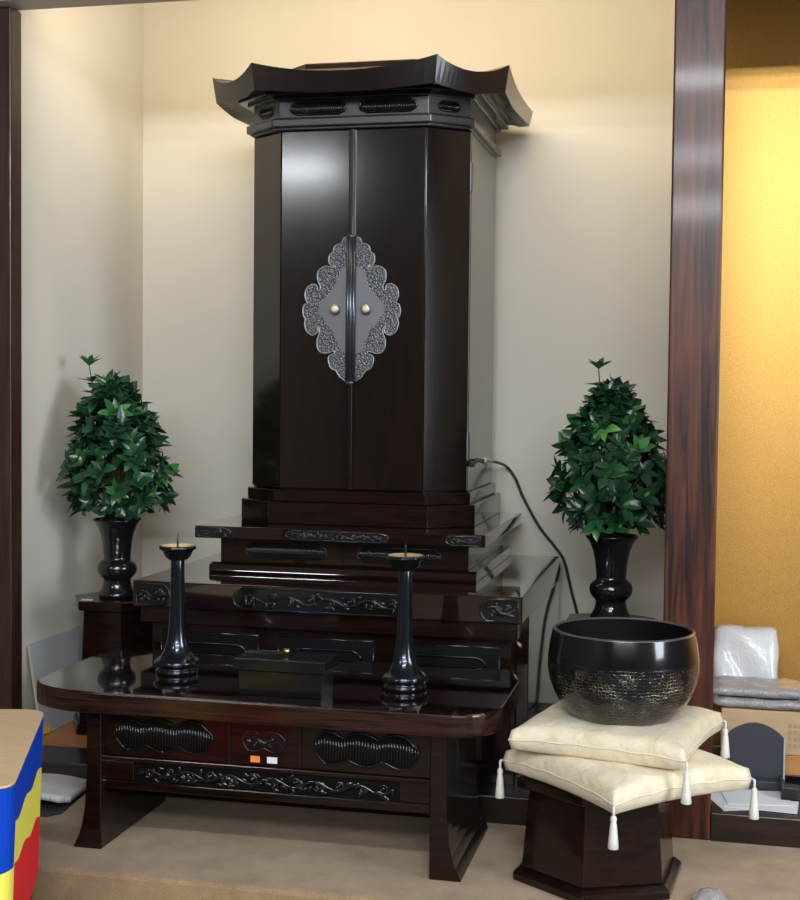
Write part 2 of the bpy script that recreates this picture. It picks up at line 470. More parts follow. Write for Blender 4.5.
# three recessed front panels with a bright carved lip
for px0, px1 in ((-.585, -.235), (-.165, .165), (.235, .585)):
    b = new()
    x0, x1 = CB+px0, CB+px1
    prism(b, rect(x0, x1, .36, .528), 4.309, 4.316, axis='y')
    fr = part('recessed_panel', b, BLACK, base)
    b = new()
    tube(b, [(x0, 4.309, .528), (x1, 4.309, .528)], .0028, 6)
    tube(b, [(x0, 4.309, .36), (x0, 4.309, .528)], .0022, 6)
    tube(b, [(x1, 4.309, .36), (x1, 4.309, .528)], .0022, 6)
    w = (x1-x0)
    lip = [(x0+.05, 4.303, .470), (x0+.062, 4.303, .487), (x0+.08, 4.303, .494), (x1-.075, 4.303, .494), (x1-.055, 4.303, .488), (x1-.044, 4.303, .474), (x1-.042, 4.303, .462)]
    tube(b, lip, .004, 8)
    part('panel_moulding', b, IRON, fr)

# ================================================================== UPPER PEDESTAL
CU = -1.244
ped = thing('altar_pedestal', 'dark lacquered tier with fluted openings, between cabinet and wide base', 'altar stand', (CU, 4.9, .706))
bm = new(); box(bm, CU-.520, CU+.520, 4.48, 5.38, .833, .876); part('tray_top', bm, LACQTOP, ped, 0.003)
bm = new(); box(bm, CU-.450, CU+.450, 4.555, 5.36, .742, .833); part('body', bm, LACQX, ped, 0.002)
bm = new()
prism(bm, [(4.525, .7065), (4.522, .716), (4.528, .735), (4.545, .742), (5.37, .742), (5.37, .7065)], CU-.483, CU+.483, axis='x')
part('foot_moulding', bm, LACQTOP, ped, 0.002)
carved_panel(ped, CU-.185, CU+.185, .838, .869, 4.48, .03, True, True, 4, .0028, 6, mat('black_carved_wood_raised', (0.010, 0.0105, 0.012), 0.22, 0, 0.4, 0.1))
CARVE2 = bpy.data.materials['black_carved_wood_raised']
carved_panel(ped, CU-.505, CU-.385, .838, .869, 4.48, .02, False, True, 1, .0028, 7, CARVE2)
carved_panel(ped, CU+.385, CU+.505, .838, .869, 4.48, .02, True, False, 1, .0028, 8, CARVE2)
for c in (-.205, .205):
    b = new(); w = .150
    fluted(b, hexpoly(CU+c-w, CU+c+w, .760, .812, .025), 4.553, .0075, frame=.0025)
    part('fluted_panel', b, BLKLAC, ped)
for c in (-.40, 0, .40):
    bm = new(); box(bm, CU+c-.003, CU+c+.003, 4.551, 4.556, .743, .832); part('panel_divider', bm, LACQX, ped)

# ================================================================== ALTAR CABINET
CC = -1.248
cab = thing('altar_cabinet', 'tall black-brown Buddhist altar cabinet with closed doors and flared roof', 'altar cabinet', (CC, 4.95, .876))
bm = new(); prism(bm, octo(CC, .293, 4.63, .440, 4.755, 5.37), .876, .955); part('plinth_step', bm, LACQX, cab, 0.004)
bm = new(); prism(bm, octo(CC, .280, 4.652, .420, 4.768, 5.365), .955, .997); part('plinth_step', bm, LACQX, cab, 0.004)
bm = new(); prism(bm, octo(CC, .262, 4.695, .395, 4.80, 5.35), .997, 2.287); part('body', bm, LACQ, cab)
# side walls of the carcass
for s in (-1, 1):
    bm = new(); x0, x1 = CC+s*.392, CC+s*.406; box(bm, min(x0, x1), max(x0, x1), 4.797, 5.352, .998, 2.286)
    part('side_panel', bm, DOORM, cab, 0.002)
# folding doors: front leaf and chamfer leaf
DT, DB = 2.283, 1.004
doors = []
for s in (-1, 1):
    bm = new()
    prism(bm, [(CC+s*.006, 4.670), (CC+s*.265, 4.670), (CC+s*.265, 4.692), (CC+s*.006, 4.692)], DB, DT)
    prism(bm, [(CC+s*.2665, 4.6705), (CC+s*.405, 4.776), (CC+s*.405, 4.794), (CC+s*.392, 4.794), (CC+s*.2665, 4.692)], DB, DT)
    d = part('door', bm, DOORM, cab, 0.0025); doors.append(d)
# meeting strip down the middle belongs to the right door
bm = new()
prism(bm, [(CC-.011, 4.672), (CC-.011, 4.660), (CC-.007, 4.655), (CC+.007, 4.655), (CC+.011, 4.660), (CC+.011, 4.672)], DB, DT)
part('meeting_strip', bm, LACQ, doors[1], 0.001)
# silver plate, half on each door
ZP = 1.645; SC = .000722; SCX = .00067
R = [(0, 90), (26, 97), (40, 122), (62, 128), (80, 143), (84, 165), (103, 178), (108, 205), (100, 228), (84, 238), (76, 228), (74, 242), (96, 240), (120, 234), (150, 243), (168, 262), (170, 290), (165, 312), (154, 330), (158, 352), (168, 352), (172, 332), (192, 322), (216, 330), (234, 350), (239, 378), (230, 404), (226, 416), (243, 424), (250, 450), (246, 480), (236, 492), (240, 515), (232, 548), (212, 568), (190, 574), (168, 560), (164, 546), (174, 536), (164, 534), (156, 548), (160, 572), (170, 600), (168, 632), (154, 656), (126, 664), (98, 658), (78, 652), (74, 664), (92, 670), (106, 684), (104, 712), (90, 738), (66, 748), (54, 762), (42, 780), (26, 790), (0, 808)]
IN = [(0, 235), (32, 240), (46, 262), (56, 285), (66, 300), (74, 332), (98, 358), (118, 385), (142, 402), (160, 425), (163, 450), (158, 474), (136, 492), (124, 520), (98, 540), (82, 560), (76, 585), (58, 606), (48, 640), (30, 660), (0, 665)]
def smooth_poly(P, n=3):
    out = []
    for i in range(len(P)-1):
        p0 = P[max(i-1, 0)]; p1 = P[i]; p2 = P[i+1]; p3 = P[min(i+2, len(P)-1)]
        for k in range(n):
            t = k/n
            q = []
            for a in (0, 1):
                q.append(.5*((2*p1[a])+(-p0[a]+p2[a])*t+(2*p0[a]-5*p1[a]+4*p2[a]-p3[a])*t*t+(-p0[a]+3*p1[a]-3*p2[a]+p3[a])*t**3))
            out.append(q)
    out.append(list(P[-1])); return out
for s, d in ((-1, doors[0]), (1, doors[1])):
    pts = [(CC+s*(.012+max(x, 0)*SCX), ZP-(y-450)*SC) for x, y in smooth_poly(R)]
    ins = [(CC+s*(.012+max(x, 0)*SCX), ZP-(y-450)*SC) for x, y in smooth_poly(IN)]
    b = new(); prism(b, pts, 4.6665, 4.670, axis='y')
    pl = part('lock_plate', b, PLATE, d)
    b = new()
    tube(b, [(p[0], 4.6655, p[1]) for p in pts[1:-1]], .0026, 6)
    part('plate_rim', b, SILVER, pl)
    b = new(); prism(b, ins, 4.6645, 4.6665, axis='y'); part('plate_centre', b, PLATEIN, pl, 0.0006)
    b = new(); kx = CC+s*.057
    M = Matrix.Translation((kx, 4.6645, ZP+.002)) @ Matrix.Rotation(PI/2, 4, 'X')
    lathe(b, [(0, 0), (.012, 0), (.012, .006), (.0175, .010), (.0185, .018), (.0165, .023), (.012, .0245), (0, .0245)], 24)
    bmesh.ops.transform(b, matrix=M, verts=b.verts)
    kn = part('knob', b, SILVER, d)
    b = new(); lathe(b, [(.0105, .0246), (.0105, .0262), (.006, .0285), (0, .029)], 20); bmesh.ops.transform(b, matrix=M, verts=b.verts)
    part('knob_centre', b, IVORY, kn)
b = new()
zt, zb = ZP+(450-84)*SC, ZP-(815-450)*SC
for sgn in (-1, 0, 1):
    tube(b, [(CC+sgn*.0105, 4.657 - (.004 if sgn == 0 else 0), zb+.006), (CC+sgn*.0105, 4.657-(.004 if sgn == 0 else 0), zt-.006)], .0075, 10)
for z in (zt-.004, zb+.004):
    blob(b, (CC, 4.654, z), .013, 1.25, .7, .7)
part('strip_fitting', b, SPINE, doors[1])
# hinges on the right side
for z0, z1 in ((2.072, 2.174), (1.113, 1.214)):
    b = new()
    box(b, CC+.404, CC+.4095, 4.770, 4.800, z0, z1)
    tube(b, [(CC+.408, 4.790, z0), (CC+.408, 4.790, z1)], .0045, 10)
    part('hinge', b, PLATEIN, cab, 0.001)
# moulding, frieze, crown
SATIN = mat('satin_black_lacquer', (0.010, 0.011, 0.014), 0.38, 0, 0.2, 0.2, 0.9)
bm = new(); prism(bm, octo(CC, .290, 4.632, .424, 4.742, 5.375), 2.294, 2.322); prism(bm, octo(CC, .281, 4.652, .410, 4.758, 5.365), 2.285, 2.330)
part('cornice_moulding', bm, SATIN, cab, 0.004)
bm = new(); prism(bm, octo(CC, .274, 4.664, .404, 4.770, 5.36), 2.330, 2.392); fz = part('frieze', bm, SATIN, cab, 0.002)
for s in (-1, 1):
    b = new(); fluted(b, hexpoly(CC+s*.128-.104, CC+s*.128+.104, 2.340, 2.383, .024), 4.662, .0085, frame=.0038)
    part('fluted_vent', b, BLKLAC, fz)
    # small vent on the chamfer
    b = new(); fluted(b, hexpoly(-.043, .043, -.016, .016, .016), 0, .0085, frame=.0035)
    ang = math.atan2(.106, .130)*s
    M = Matrix.Translation((CC+s*.339, 4.7155, 2.361)) @ Matrix.Rotation(ang, 4, 'Z')
    bmesh.ops.transform(b, matrix=M, verts=b.verts)
    part('fluted_vent', b, BLKLAC, fz)
bm = new()
prism(bm, octo(CC, .288, 4.640, .422, 4.748, 5.37), 2.391, 2.404); prism(bm, octo(CC, .305, 4.606, .452, 4.726, 5.375), 2.402, 2.424)
part('crown_moulding', bm, BLKLAC, cab, 0.003)
# flared roof
def roof():
    b = new()
    cor = [(-.548, 5.37), (-.548, 4.718), (-.331, 4.524), (.331, 4.524), (.548, 4.718), (.548, 5.37)]
    pk = [.3, 1, 1, 1, 1, .3]
    out = []
    n = 16
    for i in range(5):
        (x0, y0), (x1, y1) = cor[i], cor[i+1]
        L = math.hypot(x1-x0, y1-y0)
        for k in range(n+(1 if i == 4 else 0)):
            t = k/n
            d0, d1 = t*L, (1-t)*L
            w_ = .30 if i in (0, 4) else L*.5
            lift = max(pk[i]*max(0, 1-d0/w_)**2.1, pk[i+1]*max(0, 1-d1/w_)**2.1)
            out.append((x0+(x1-x0)*t, y0+(y1-y0)*t, lift))
    ox, oy = 0, 5.0
    rings = []
    def ring(f, zf, push=0):
        r = []
        for x, y, l in out:
            yy = y if y > 5.3 else oy+(y-oy)*f
            xx = x*f
            if y > 5.3: yy = 5.37
            zz = zf(l)
            if zz < 2.45 and f > .95: zz += .022*max(0, (y-4.9)/.47)
            r.append(b.verts.new((CC+xx, yy, zz-.004)))
        rings.append(r)
    ring(.86, lambda l: 2.422)
    ring(.90, lambda l: 2.414)
    ring(.975, lambda l: 2.392+.018*l)
    ring(1.0, lambda l: 2.462+.040*l)
    ring(.97, lambda l: 2.464+.036*l)
    ring(.80, lambda l: 2.488+.006*l)
    ring(.62, lambda l: 2.515)
    for A, B in zip(rings, rings[1:]):
        for k in range(len(A)-1): b.faces.new((A[k], A[k+1], B[k+1], B[k]))
    b.faces.new(rings[-1]); b.faces.new(list(reversed(rings[0])))
    for i in range(len(rings)-1):
        pass
    # back face
    b.faces.new([r[0] for r in rings] + [r[-1] for r in reversed(rings)])
    return b
rf = part('roof', roof(), LACQ, cab)
bm = new(); prism(bm, octo(CC, .205, 4.76, .30, 4.84, 5.36), 2.512, 2.545); part('roof_cap', bm, LACQX, cab, 0.004)

# ================================================================== OFFERING TABLE
TX = -1.225
tab = thing('offering_table', 'low dark lacquered offering table with rounded corners and flared side legs', 'table', (TX, 3.9, 0))
def tabletop_outline():
    hl, hr = .742, .680
    pts = []
    # front edge right -> rounded corner -> side -> back chamfer
    def arc(cx, cy, rx, ry, a0, a1, n=10):
        return [(cx+rx*math.cos(a0+(a1-a0)*i/n), cy+ry*math.sin(a0+(a1-a0)*i/n)) for i in range(n+1)]
    pts += arc(TX-hl+.24, 3.588+.145, .24, .145, PI, 1.5*PI)
    pts += arc(TX+hr-.12, 3.588+.145, .12, .145, 1.5*PI, 2*PI)
    pts += [(TX+hr, 4.09), (TX+hr-.055, 4.243), (TX-hl+.06, 4.243), (TX-hl, 4.09)]
    return pts
OUT = tabletop_outline()
bm = new()
cxm, cym = TX, 3.92
fs = prism(bm, OUT, .411, .475)
for f in bm.faces:
    f.material_index = 1 if abs(f.normal.z) < .5 else 0
bm.normal_update()
for f in bm.faces: f.material_index = 1 if abs(f.normal.z) < .5 else 0
part('tabletop', bm, [LACQTOP, EDGE], tab, 0.006)
for s in (-1, 1):
    b = new()
    x = TX+s*.52
    prof = [(.025, .411), (.025, .25), (.025, 0.0), (-.0, 0)]
    outer = []
    inner = []
    for i in range(13):
        z = .411*i/12
        fl = .045*math.exp(-z/.07)
        outer.append((TX+s*(.548+fl-.010), z)); 
    poly = [(TX+s*.492, 0), *outer, (TX+s*.492, .411)]
    prism(b, poly, 3.628, 4.115, axis='y')
    part('side_leg', b, LACQX, tab, 0.003)
# drawer row
YD = 3.655
bm = new(); box(bm, TX-.502, TX+.502, YD+.018, 4.06, .195, .411); part('case', bm, LACQX, tab)
for x0, x1, kind in ((-.498, -.112, 'w'), (-.102, .102, 's'), (.112, .498, 'w')):
    b = new(); box(b, TX+x0, TX+x1, YD, YD+.018, .276, .408)
    d = part('drawer', b, LACQX, tab, 0.002)
    if kind == 'w':
        b = new(); fluted(b, cloudpoly(TX+x0+.035, TX+x1-.040, .296, .392, 3), YD-.001, .0085, frame=.0035)
        part('fluted_opening', b, BLKLAC, d)
    else:
        b = new(); poly = cloudpoly(TX-.065, TX+.065, .318, .378, 2); prism(b, poly, YD-.002, YD+.002, axis='y')
        tube(b, [(p[0], YD-.002, p[1]) for p in poly], .003, 6, closed=True)
        arabesque(b, TX-.045, TX+.045, .33, .368, YD-.002, 1, .0035, 9)
        part('carved_opening', b, CARVE, d)
        b = new(); box(b, TX-.040, TX-.012, YD-.0016, YD, .286, .304); o = part('sticker', b, ORST, d); o['label'] = 'small orange sticker'
        b = new(); box(b, TX+.010, TX+.040, YD-.0016, YD, .286, .304); o = part('sticker', b, WHST, d); o['label'] = 'small white sticker'
for x in (-.107, .107):
    bm = new(); box(bm, TX+x-.006, TX+x+.006, YD-.006, YD+.018, .276, .411); part('drawer_divider', bm, LACQX, tab, 0.002)
bm = new(); box(bm, TX-.505, TX+.505, YD-.008, YD+.04, .262, .275); part('rail', bm, LACQX, tab, 0.003)
bm = new(); box(bm, TX-.505, TX+.505, YD-.008, YD+.04, .178, .204); part('rail', bm, LACQX, tab, 0.004)
bm = new(); box(bm, TX-.502, TX+.502, YD+.006, YD+.02, .204, .262); part('apron', bm, BLACK, tab)
for s in (-1, 1):
    b = new(); x0, x1 = TX+s*.40, TX+s*.503; box(b, min(x0, x1), max(x0, x1), YD-.004, YD+.018, .205, .261); part('apron_block', b, LACQX, tab, 0.002)
b = new(); arabesque(b, TX-.385, TX+.385, .207, .258, YD+.002, 6, .0055, 12)
for i in range(40):
    blob(b, (TX+random.uniform(-.38, .38), YD+.002, random.uniform(.208, .235)), random.uniform(.006, .011), 1.7, .8, .8, random.uniform(0, PI))
part('carved_apron', b, CARVE, tab)

# ================================================================== CANDLESTICKS
def make_candlestick():
    r = thing('candlestick', 'x', 'candlestick', (0, 0, 0))
    b = new(); lathe(b, [(0, 0), (.062, 0), (.066, .004), (.066, .013), (.060, .017), (.060, .021), (.069, .025), (.073, .033), (.068, .041)], 48)
    part('foot', b, IRON, r, local=True)
    b = new(); lathe(b, [(.068, .041), (.060, .047), (.051, .056), (.043, .069), (.036, .086), (.0305, .110), (.0268, .145), (.0245, .19), (.0228, .25), (.0215, .31), (.021, .352), (.020, .356)], 48)
    part('stem', b, IRON, r, local=True)
    lob = lambda a, rr, z: 1+(.06*abs(math.cos(4*a))**6 if rr > .048 else 0)
    b = new(); lathe(b, [(.018, .350), (.030, .354), (.040, .364), (.046, .378), (.050, .384), (.0565, .387), (.0575, .392), (.055, .396), (.050, .397)], 64, mod=lob)
    dish = part('drip_dish', b, IRON, r, local=True)
    b = new(); lathe(b, [(.0520, .3972), (.046, .3945), (.036, .3905), (.020, .389), (0, .389)], 48)
    part('gold_pan', b, GOLDIN, dish, local=True)
    b = new(); lathe(b, [(.004, .379), (.003, .40), (.0022, .425), (0, .438)], 10); part('spike', b, IRON, r, local=True)
    return r
cs = make_candlestick(); cs.location = (-1.597, 3.915, .475)
cs['label'] = 'tall dark metal candlestick on the table, nearest the left vase'; cs['group'] = 'candlesticks on the low table'
c2 = copy_tree(cs); c2.location = (-.866, 3.885, .475); c2['label'] = 'tall dark metal candlestick on the table, to the right of the lidded box'

# ================================================================== LIDDED BOX
bx = thing('incense_box', 'small black lidded incense box with tiny brass knob, between the candlesticks', 'box', (-1.185, 3.735, .475), 0.0)
def lb(x0, x1, y0, y1, z0, z1):
    b = new(); box(b, x0, x1, y0, y1, z0, z1); return b
part('box_body', lb(-.125, .125, -.062, .062, 0, .072), BLKLAC, bx, 0.002, local=True)
lid = part('lid', lb(-.137, .137, -.070, .070, .072, .108), BLKLAC, bx, 0.003, local=True)
b = new(); lathe(b, [(0, .108), (.006, .108), (.005, .114), (.010, .118), (.011, .124), (.007, .129), (0, .130)], 20); part('knob', b, BRASS, lid, local=True)

# ================================================================== HEXAGONAL STANDS FOR THE VASES
def make_stand():
    r = thing('plant_stand', 'x', 'stand', (0, 0, 0))
    h = .577-FZ
    b = new(); frustum(b, ngon(6, .168, 0), .04, ngon(6, .148, 0), h-.035); part('pedestal', b, LACQX, r, 0.003, local=True)
    b = new(); prism(b, ngon(6, .172, 0), h-.035, h); part('top_plate', b, LACQX, r, 0.004, local=True)
    b = new(); frustum(b, ngon(6, .182, 0), 0, ngon(6, .176, 0), .04); part('foot', b, LACQX, r, 0.004, local=True)
    return r
VY = 4.68
st = make_stand(); st.location = (-2.150, VY, FZ); st['label'] = 'dark six-sided wooden stand under the left vase'; st['group'] = 'six-sided vase stands'
s2 = copy_tree(st); s2.location = (-.316, VY, FZ); s2.rotation_euler = (0, 0, PI/6); s2['label'] = 'dark six-sided wooden stand under the right vase, mostly behind the bowl'
b = new(); box(b, -.022, .022, -.012, .012, 0, .0012)
tg = part('paper_tag', b, WHST); tg.location = (-2.222, 4.575, .577); tg.rotation_euler = (0, 0, .3); tag(tg, 'tiny white paper tag lying on the stand at the left vase foot', 'tag')

vz = .577
def make_single_vase(loc, label, me=None):
    if me is None:
        b = new(); prof = [(0, 0), (.064, 0), (.069, .006), (.069, .016), (.063, .024), (.055, .042), (.052, .058), (.053, .070), (.062, .077), (.071, .090), (.075, .106), (.072, .122), (.063, .134), (.052, .141), (.051, .150), (.053, .175), (.057, .21), (.064, .240), (.074, .265), (.087, .284), (.092, .289), (.092, .294), (.086, .293), (.068, .270), (.055, .235), (.045, .2), (0, .19)]
        lathe(b, prof, 56); o = part('flower_vase', b, VASEM)
    else:
        o = me.copy(); COL.objects.link(o)
    o.location = loc; tag(o, label, 'vase', 'black flower vases'); return o
v1 = make_single_vase((-2.150, VY, vz), 'black flared vase on the six-sided stand at the left wall')
v2 = make_single_vase((-.316, VY, vz), 'black flared vase standing behind the singing bowl', v1)

# ================================================================== LEAFY BRANCHES
def leaf(bm, lay, p, d, up, L, W, shade, curl):
    d = d.normalized(); s = d.cross(up)
    if s.length < 1e-4: s = d.orthogonal()
    s.normalize(); nrm = s.cross(d).normalized()
    prof = [(0, .05), (.2, .62), (.45, 1.0), (.72, .72), (.9, .3), (1, .02)]
    rows = []
    tip = p+d*L-nrm*(curl*L)
    for q in (tip, (p+tip)*.5, p):
        if q.z < .03 and math.hypot(q.x, q.y) < .125: return
    for t, w in prof:
        c = p+d*(L*t)-nrm*(curl*L*t*t)
        h = W*w*.5
        rows.append((bm.verts.new(c-s*h+nrm*h*.35), bm.verts.new(c), bm.verts.new(c+s*h+nrm*h*.35)))
    for A, B in zip(rows, rows[1:]):
        for k in (0, 1):
            f = bm.faces.new((A[k], A[k+1], B[k+1], B[k])); f.smooth = True
    for r in rows:
        for v in r: v[lay] = shade

def make_bouquet(seed, top_shift, name_label, loc):
    rnd = random.Random(seed)
    r = thing('leafy_branches', name_label, 'plant', loc, group='leafy branches in the vases')
    bm_l = new(); lay = bm_l.verts.layers.float.new('shade')
    bm_s = new()
    H = .565; z0 = -.005      # local zero at vase rim
    def rad(t):   # egg profile
        return .200*(math.sin(PI*min(1, max(0, t))**.66))**.62*(1-.42*t)+.012
    spots = []
    ga = PI*(3-5**.5)
    n = 128
    for i in range(n):
        t = ((i+.5)/n)**.95
        a = i*ga+rnd.uniform(-.25, .25)
        rr = rad(t)*rnd.uniform(.76, 1.08)
        spots.append((t, a, rr))
    for i in range(46):
        t = rnd.uniform(.08, .85); spots.append((t, rnd.uniform(0, 2*PI), rad(t)*rnd.uniform(.3, .65)))
    for t, a, rr in spots:
        sx = top_shift*max(0, t-.6)*.5
        p = Vector((rr*math.cos(a)+sx, rr*math.sin(a), z0+.03+(H-.085)*t))
        d = (Vector((math.cos(a)*(1-.65*t), math.sin(a)*(1-.65*t), .12+.75*t)).normalized()+Vector((rnd.uniform(-.45, .45), rnd.uniform(-.45, .45), rnd.uniform(-.25, .35)))).normalized()
        base_ = rnd.random()
        k = rnd.randint(6, 8); a0 = rnd.uniform(0, PI)
        u = d.orthogonal().normalized(); w = d.cross(u)
        bright = 1.0 if rnd.random() < .15 else 0
        for j in range(k):
            aa = a0+2*PI*j/k+rnd.uniform(-.25, .25)
            op = rnd.uniform(.55, 1.4)
            dd = d*math.cos(op)+(u*math.cos(aa)+w*math.sin(aa))*math.sin(op)
            L = rnd.uniform(.050, .076); 
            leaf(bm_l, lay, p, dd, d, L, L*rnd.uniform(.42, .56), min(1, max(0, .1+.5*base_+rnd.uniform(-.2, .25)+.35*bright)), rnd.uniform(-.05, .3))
        for j in range(2):
            aa = rnd.uniform(0, 2*PI); dd = d+(u*math.cos(aa)+w*math.sin(aa))*.35
            leaf(bm_l, lay, p, dd, u, rnd.uniform(.03, .045), .014, min(1, .55+.45*rnd.random()), .1)
        if rnd.random() < .45:
            m_ = Vector((p.x*.35, p.y*.35, z0+.5*(p.z-z0)))
            tube(bm_s, [Vector((p.x*.15, p.y*.15, -.085)), m_, p], [.003, .0025, .0018], 5)
    # the leader shoot on top
    tp = Vector((top_shift, 0, z0+H+.018))
    q0 = Vector((top_shift*.75, -.01, z0+H*.80))
    tube(bm_s, [Vector((0, 0, -.08)), Vector((top_shift*.45, 0, H*.6)), q0, tp], [.004, .003, .0025, .002], 6)
    for c_, kk, LL, op in ((tp, 7, .060, .75), (q0*.45+tp*.55, 6, .060, 1.15), (q0*.8+tp*.2, 6, .06, 1.2), (q0, 7, .06, 1.3)):
        a0 = rnd.uniform(0, PI)
        for j in range(kk):
            aa = a0+2*PI*j/kk; o2 = op+rnd.uniform(-.2, .2)
            leaf(bm_l, lay, c_, Vector((math.cos(aa)*math.sin(o2), math.sin(aa)*math.sin(o2), math.cos(o2))), Vector((0, 0, 1)), LL*rnd.uniform(.85, 1.1), .025, rnd.uniform(.4, .85), .15)
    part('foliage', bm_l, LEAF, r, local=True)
    part('branch_stems', bm_s, STEM, r, local=True)
    return r
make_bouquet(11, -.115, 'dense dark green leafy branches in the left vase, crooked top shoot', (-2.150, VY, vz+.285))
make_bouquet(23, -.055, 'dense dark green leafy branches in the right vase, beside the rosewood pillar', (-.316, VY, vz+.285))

# ================================================================== BOWL STAND, CUSHIONS, BOWL
SX, SY = -.278, 3.79
bs = thing('bowl_stand', 'dark six-sided wooden stand carrying the cream cushions', 'stand', (SX, SY, 0), 0)
A0 = math.radians(-96)
b = new(); prism(b, ngon(6, .250, A0), 0, .022); frustum(b, ngon(6, .250, A0), .022, ngon(6, .232, A0), .036); part('foot', b, LACQX, bs, 0.003, local=True)
b = new(); frustum(b, ngon(6, .225, A0), .036, ngon(6, .205, A0), .262); part('pedestal', b, LACQX, bs, 0.003, local=True)
b = new(); prism(b, ngon(6, .245, A0), .262, .288); part('top_plate', b, LACQX, bs, 0.003, local=True)

def make_cushion(name, label, loc, rz, half, th, droop, dent, tassels, seed):
    r = thing(name, label, 'cushion', loc, rz, 'cream cushions under the bowl')
    rnd = random.Random(seed)
    n = 36
    b = new(); top = {}; bot = {}; mid = {}
    def pos(u, v):
        k = 1+.045*(abs(u)*abs(v))**4-.010*((1-u*u)*abs(v)**3+(1-v*v)*abs(u)**3)
        return u*half*k, v*half*k
    rim_ = [(i, 0) for i in range(n)]+[(n, j) for j in range(n)]+[(i, n) for i in range(n, 0, -1)]+[(0, j) for j in range(n, 0, -1)]
    for i in range(n+1):
        for j in range(n+1):
            u = -1+2*i/n; v = -1+2*j/n
            u = math.copysign(abs(u)**.8, u); v = math.copysign(abs(v)**.8, v)
            x, y = pos(u, v)
            e = max(0, (1-abs(u)**4)*(1-abs(v)**4))**.45
            hh = th*.5*(.56+.44*e)
            zc = th*.5-droop*(abs(u*v))**2
            wr = .0030*math.sin(9*u+3*v+seed)*math.sin(7*v-2*u)*e+.002*math.sin(16*u+seed)*(1-e)
            top[i, j] = b.verts.new((x*.985, y*.985, zc+hh+wr-dent*math.exp(-((u*u+v*v)/.35))))
            zb_ = zc-hh
            bot[i, j] = b.verts.new((x*.985, y*.985, max(zb_, 0.0) if max(abs(u), abs(v)) < .7 else zb_))
            if i in (0, n) or j in (0, n):
                mid[i, j] = b.verts.new((x*1.012, y*1.012, zc+.0015*math.sin(14*(u+v))))
    for i in range(n):
        for j in range(n):
            f = b.faces.new((top[i, j], top[i+1, j], top[i+1, j+1], top[i, j+1])); f.smooth = True
            f = b.faces.new((bot[i, j], bot[i, j+1], bot[i+1, j+1], bot[i+1, j])); f.smooth = True
    for q in range(len(rim_)):
        a, c = rim_[q], rim_[(q+1) % len(rim_)]
        f = b.faces.new((top[a], top[c], mid[c], mid[a])); f.smooth = True
        f = b.faces.new((mid[a], mid[c], bot[c], bot[a])); f.smooth = True
    edge = [mid[k].co.copy() for k in rim_]
    corners = [mid[0, 0].co.copy(), mid[n, 0].co.copy(), mid[n, n].co.copy(), mid[0, n].co.copy()]
    part('cushion_cover', b, SILK, r, local=True)
    b = new(); tube(b, edge, .0022, 6, closed=True); part('seam_piping', b, PIPING, r, local=True)
    for k, c in enumerate(corners):
        if k in tassels: continue
        b = new(); o = Vector((c.x, c.y, 0)).normalized()*.007; p = c+o
        tube(b, [c+o*.3, p+Vector((0, 0, -.004)), p+Vector((0, 0, -.016)), p+Vector((0, 0, -.03))], .0035, 6)
        rr = lambda a, q, z: 1+.10*math.cos(11*a)
        lathe(b, [(0, -.022), (.0055, -.025), (.008, -.033), (.006, -.041), (.0075, -.045), (.0095, -.065), (.0112, -.085), (.0128, -.106), (.011, -.108), (0, -.106)], 22, c=(p.x, p.y, p.z), mod=rr)
        part('tassel', b, TASSEL, r, local=True)
    return r
make_cushion('floor_cushion', 'lower cream silk cushion lying on the six-sided stand, turned cornerwise', (-.205, 3.71, .288), math.radians(44), .226, .098, .010, .012, (), 3)
make_cushion('floor_cushion', 'upper cream silk cushion directly under the singing bowl', (-.226, 3.79, .371), math.radians(-12), .228, .096, .004, .016, (0,), 8)

BZ = 1.06
bowl = thing('singing_bowl', 'large black hammered metal singing bowl on the cream cushions', 'bowl', (-.219, 3.785, .444))
b = new(); lathe(b, [(0, 0), (.09, 0), (.120, .006), (.148, .022), (.172, .046), (.190, .076), (.203, .108), (.209, .140), (.208, .172), (.203, .208), (.196, .240)], 96); bmesh.ops.scale(b, vec=(1, 1, BZ), verts=b.verts); part('bowl_shell', b, BOWL, bowl, local=True)
b = new(); lathe(b, [(.196, .240), (.1945, .2435), (.187, .2435), (.185, .240)], 96); bmesh.ops.scale(b, vec=(1, 1, BZ), verts=b.verts); part('rim', b, RIMM, bowl, local=True)
b = new(); lathe(b, [(.185, .240), (.192, .200), (.197, .150), (.188, .09), (.16, .045), (.10, .02), (0, .018)], 72); bmesh.ops.scale(b, vec=(1, 1, BZ), verts=b.verts); part('inside', b, BOWLIN, bowl, local=True)

# ================================================================== CABLE
b = new()
def catmull(P, n=8):
    P = [Vector(p) for p in P]; out = []
    for i in range(len(P)-1):
        p0 = P[max(i-1, 0)]; p1 = P[i]; p2 = P[i+1]; p3 = P[min(i+2, len(P)-1)]
        for k in range(n):
            t = k/n
            out.append(.5*((2*p1)+(-p0+p2)*t+(2*p0-5*p1+4*p2-p3)*t*t+(-p0+3*p1-3*p2+p3)*t**3))
    out.append(P[-1]); return out
cbl = thing('power_cable', 'thin black power cable hanging down the back wall from the cabinet side', 'cable', (-.84, 4.84, 1.10))
tube(b, catmull([(-.8335, 4.80, 1.092), (-.825, 4.95, 1.105), (-.815, 5.25, 1.085), (-.80, 5.45, 1.058), (-.765, 5.475, 1.010), (-.730, 5.478, .930), (-.665, 5.478, .815), (-.600, 5.478, .735), (-.560, 5.478, .675), (-.530, 5.478, .560), (-.500, 5.478, .440), (-.480, 5.47, .25), (-.47, 5.44, .095), (-.44, 5.30, .092)]), .0058, 8)
part('cord', b, CABLE, cbl)
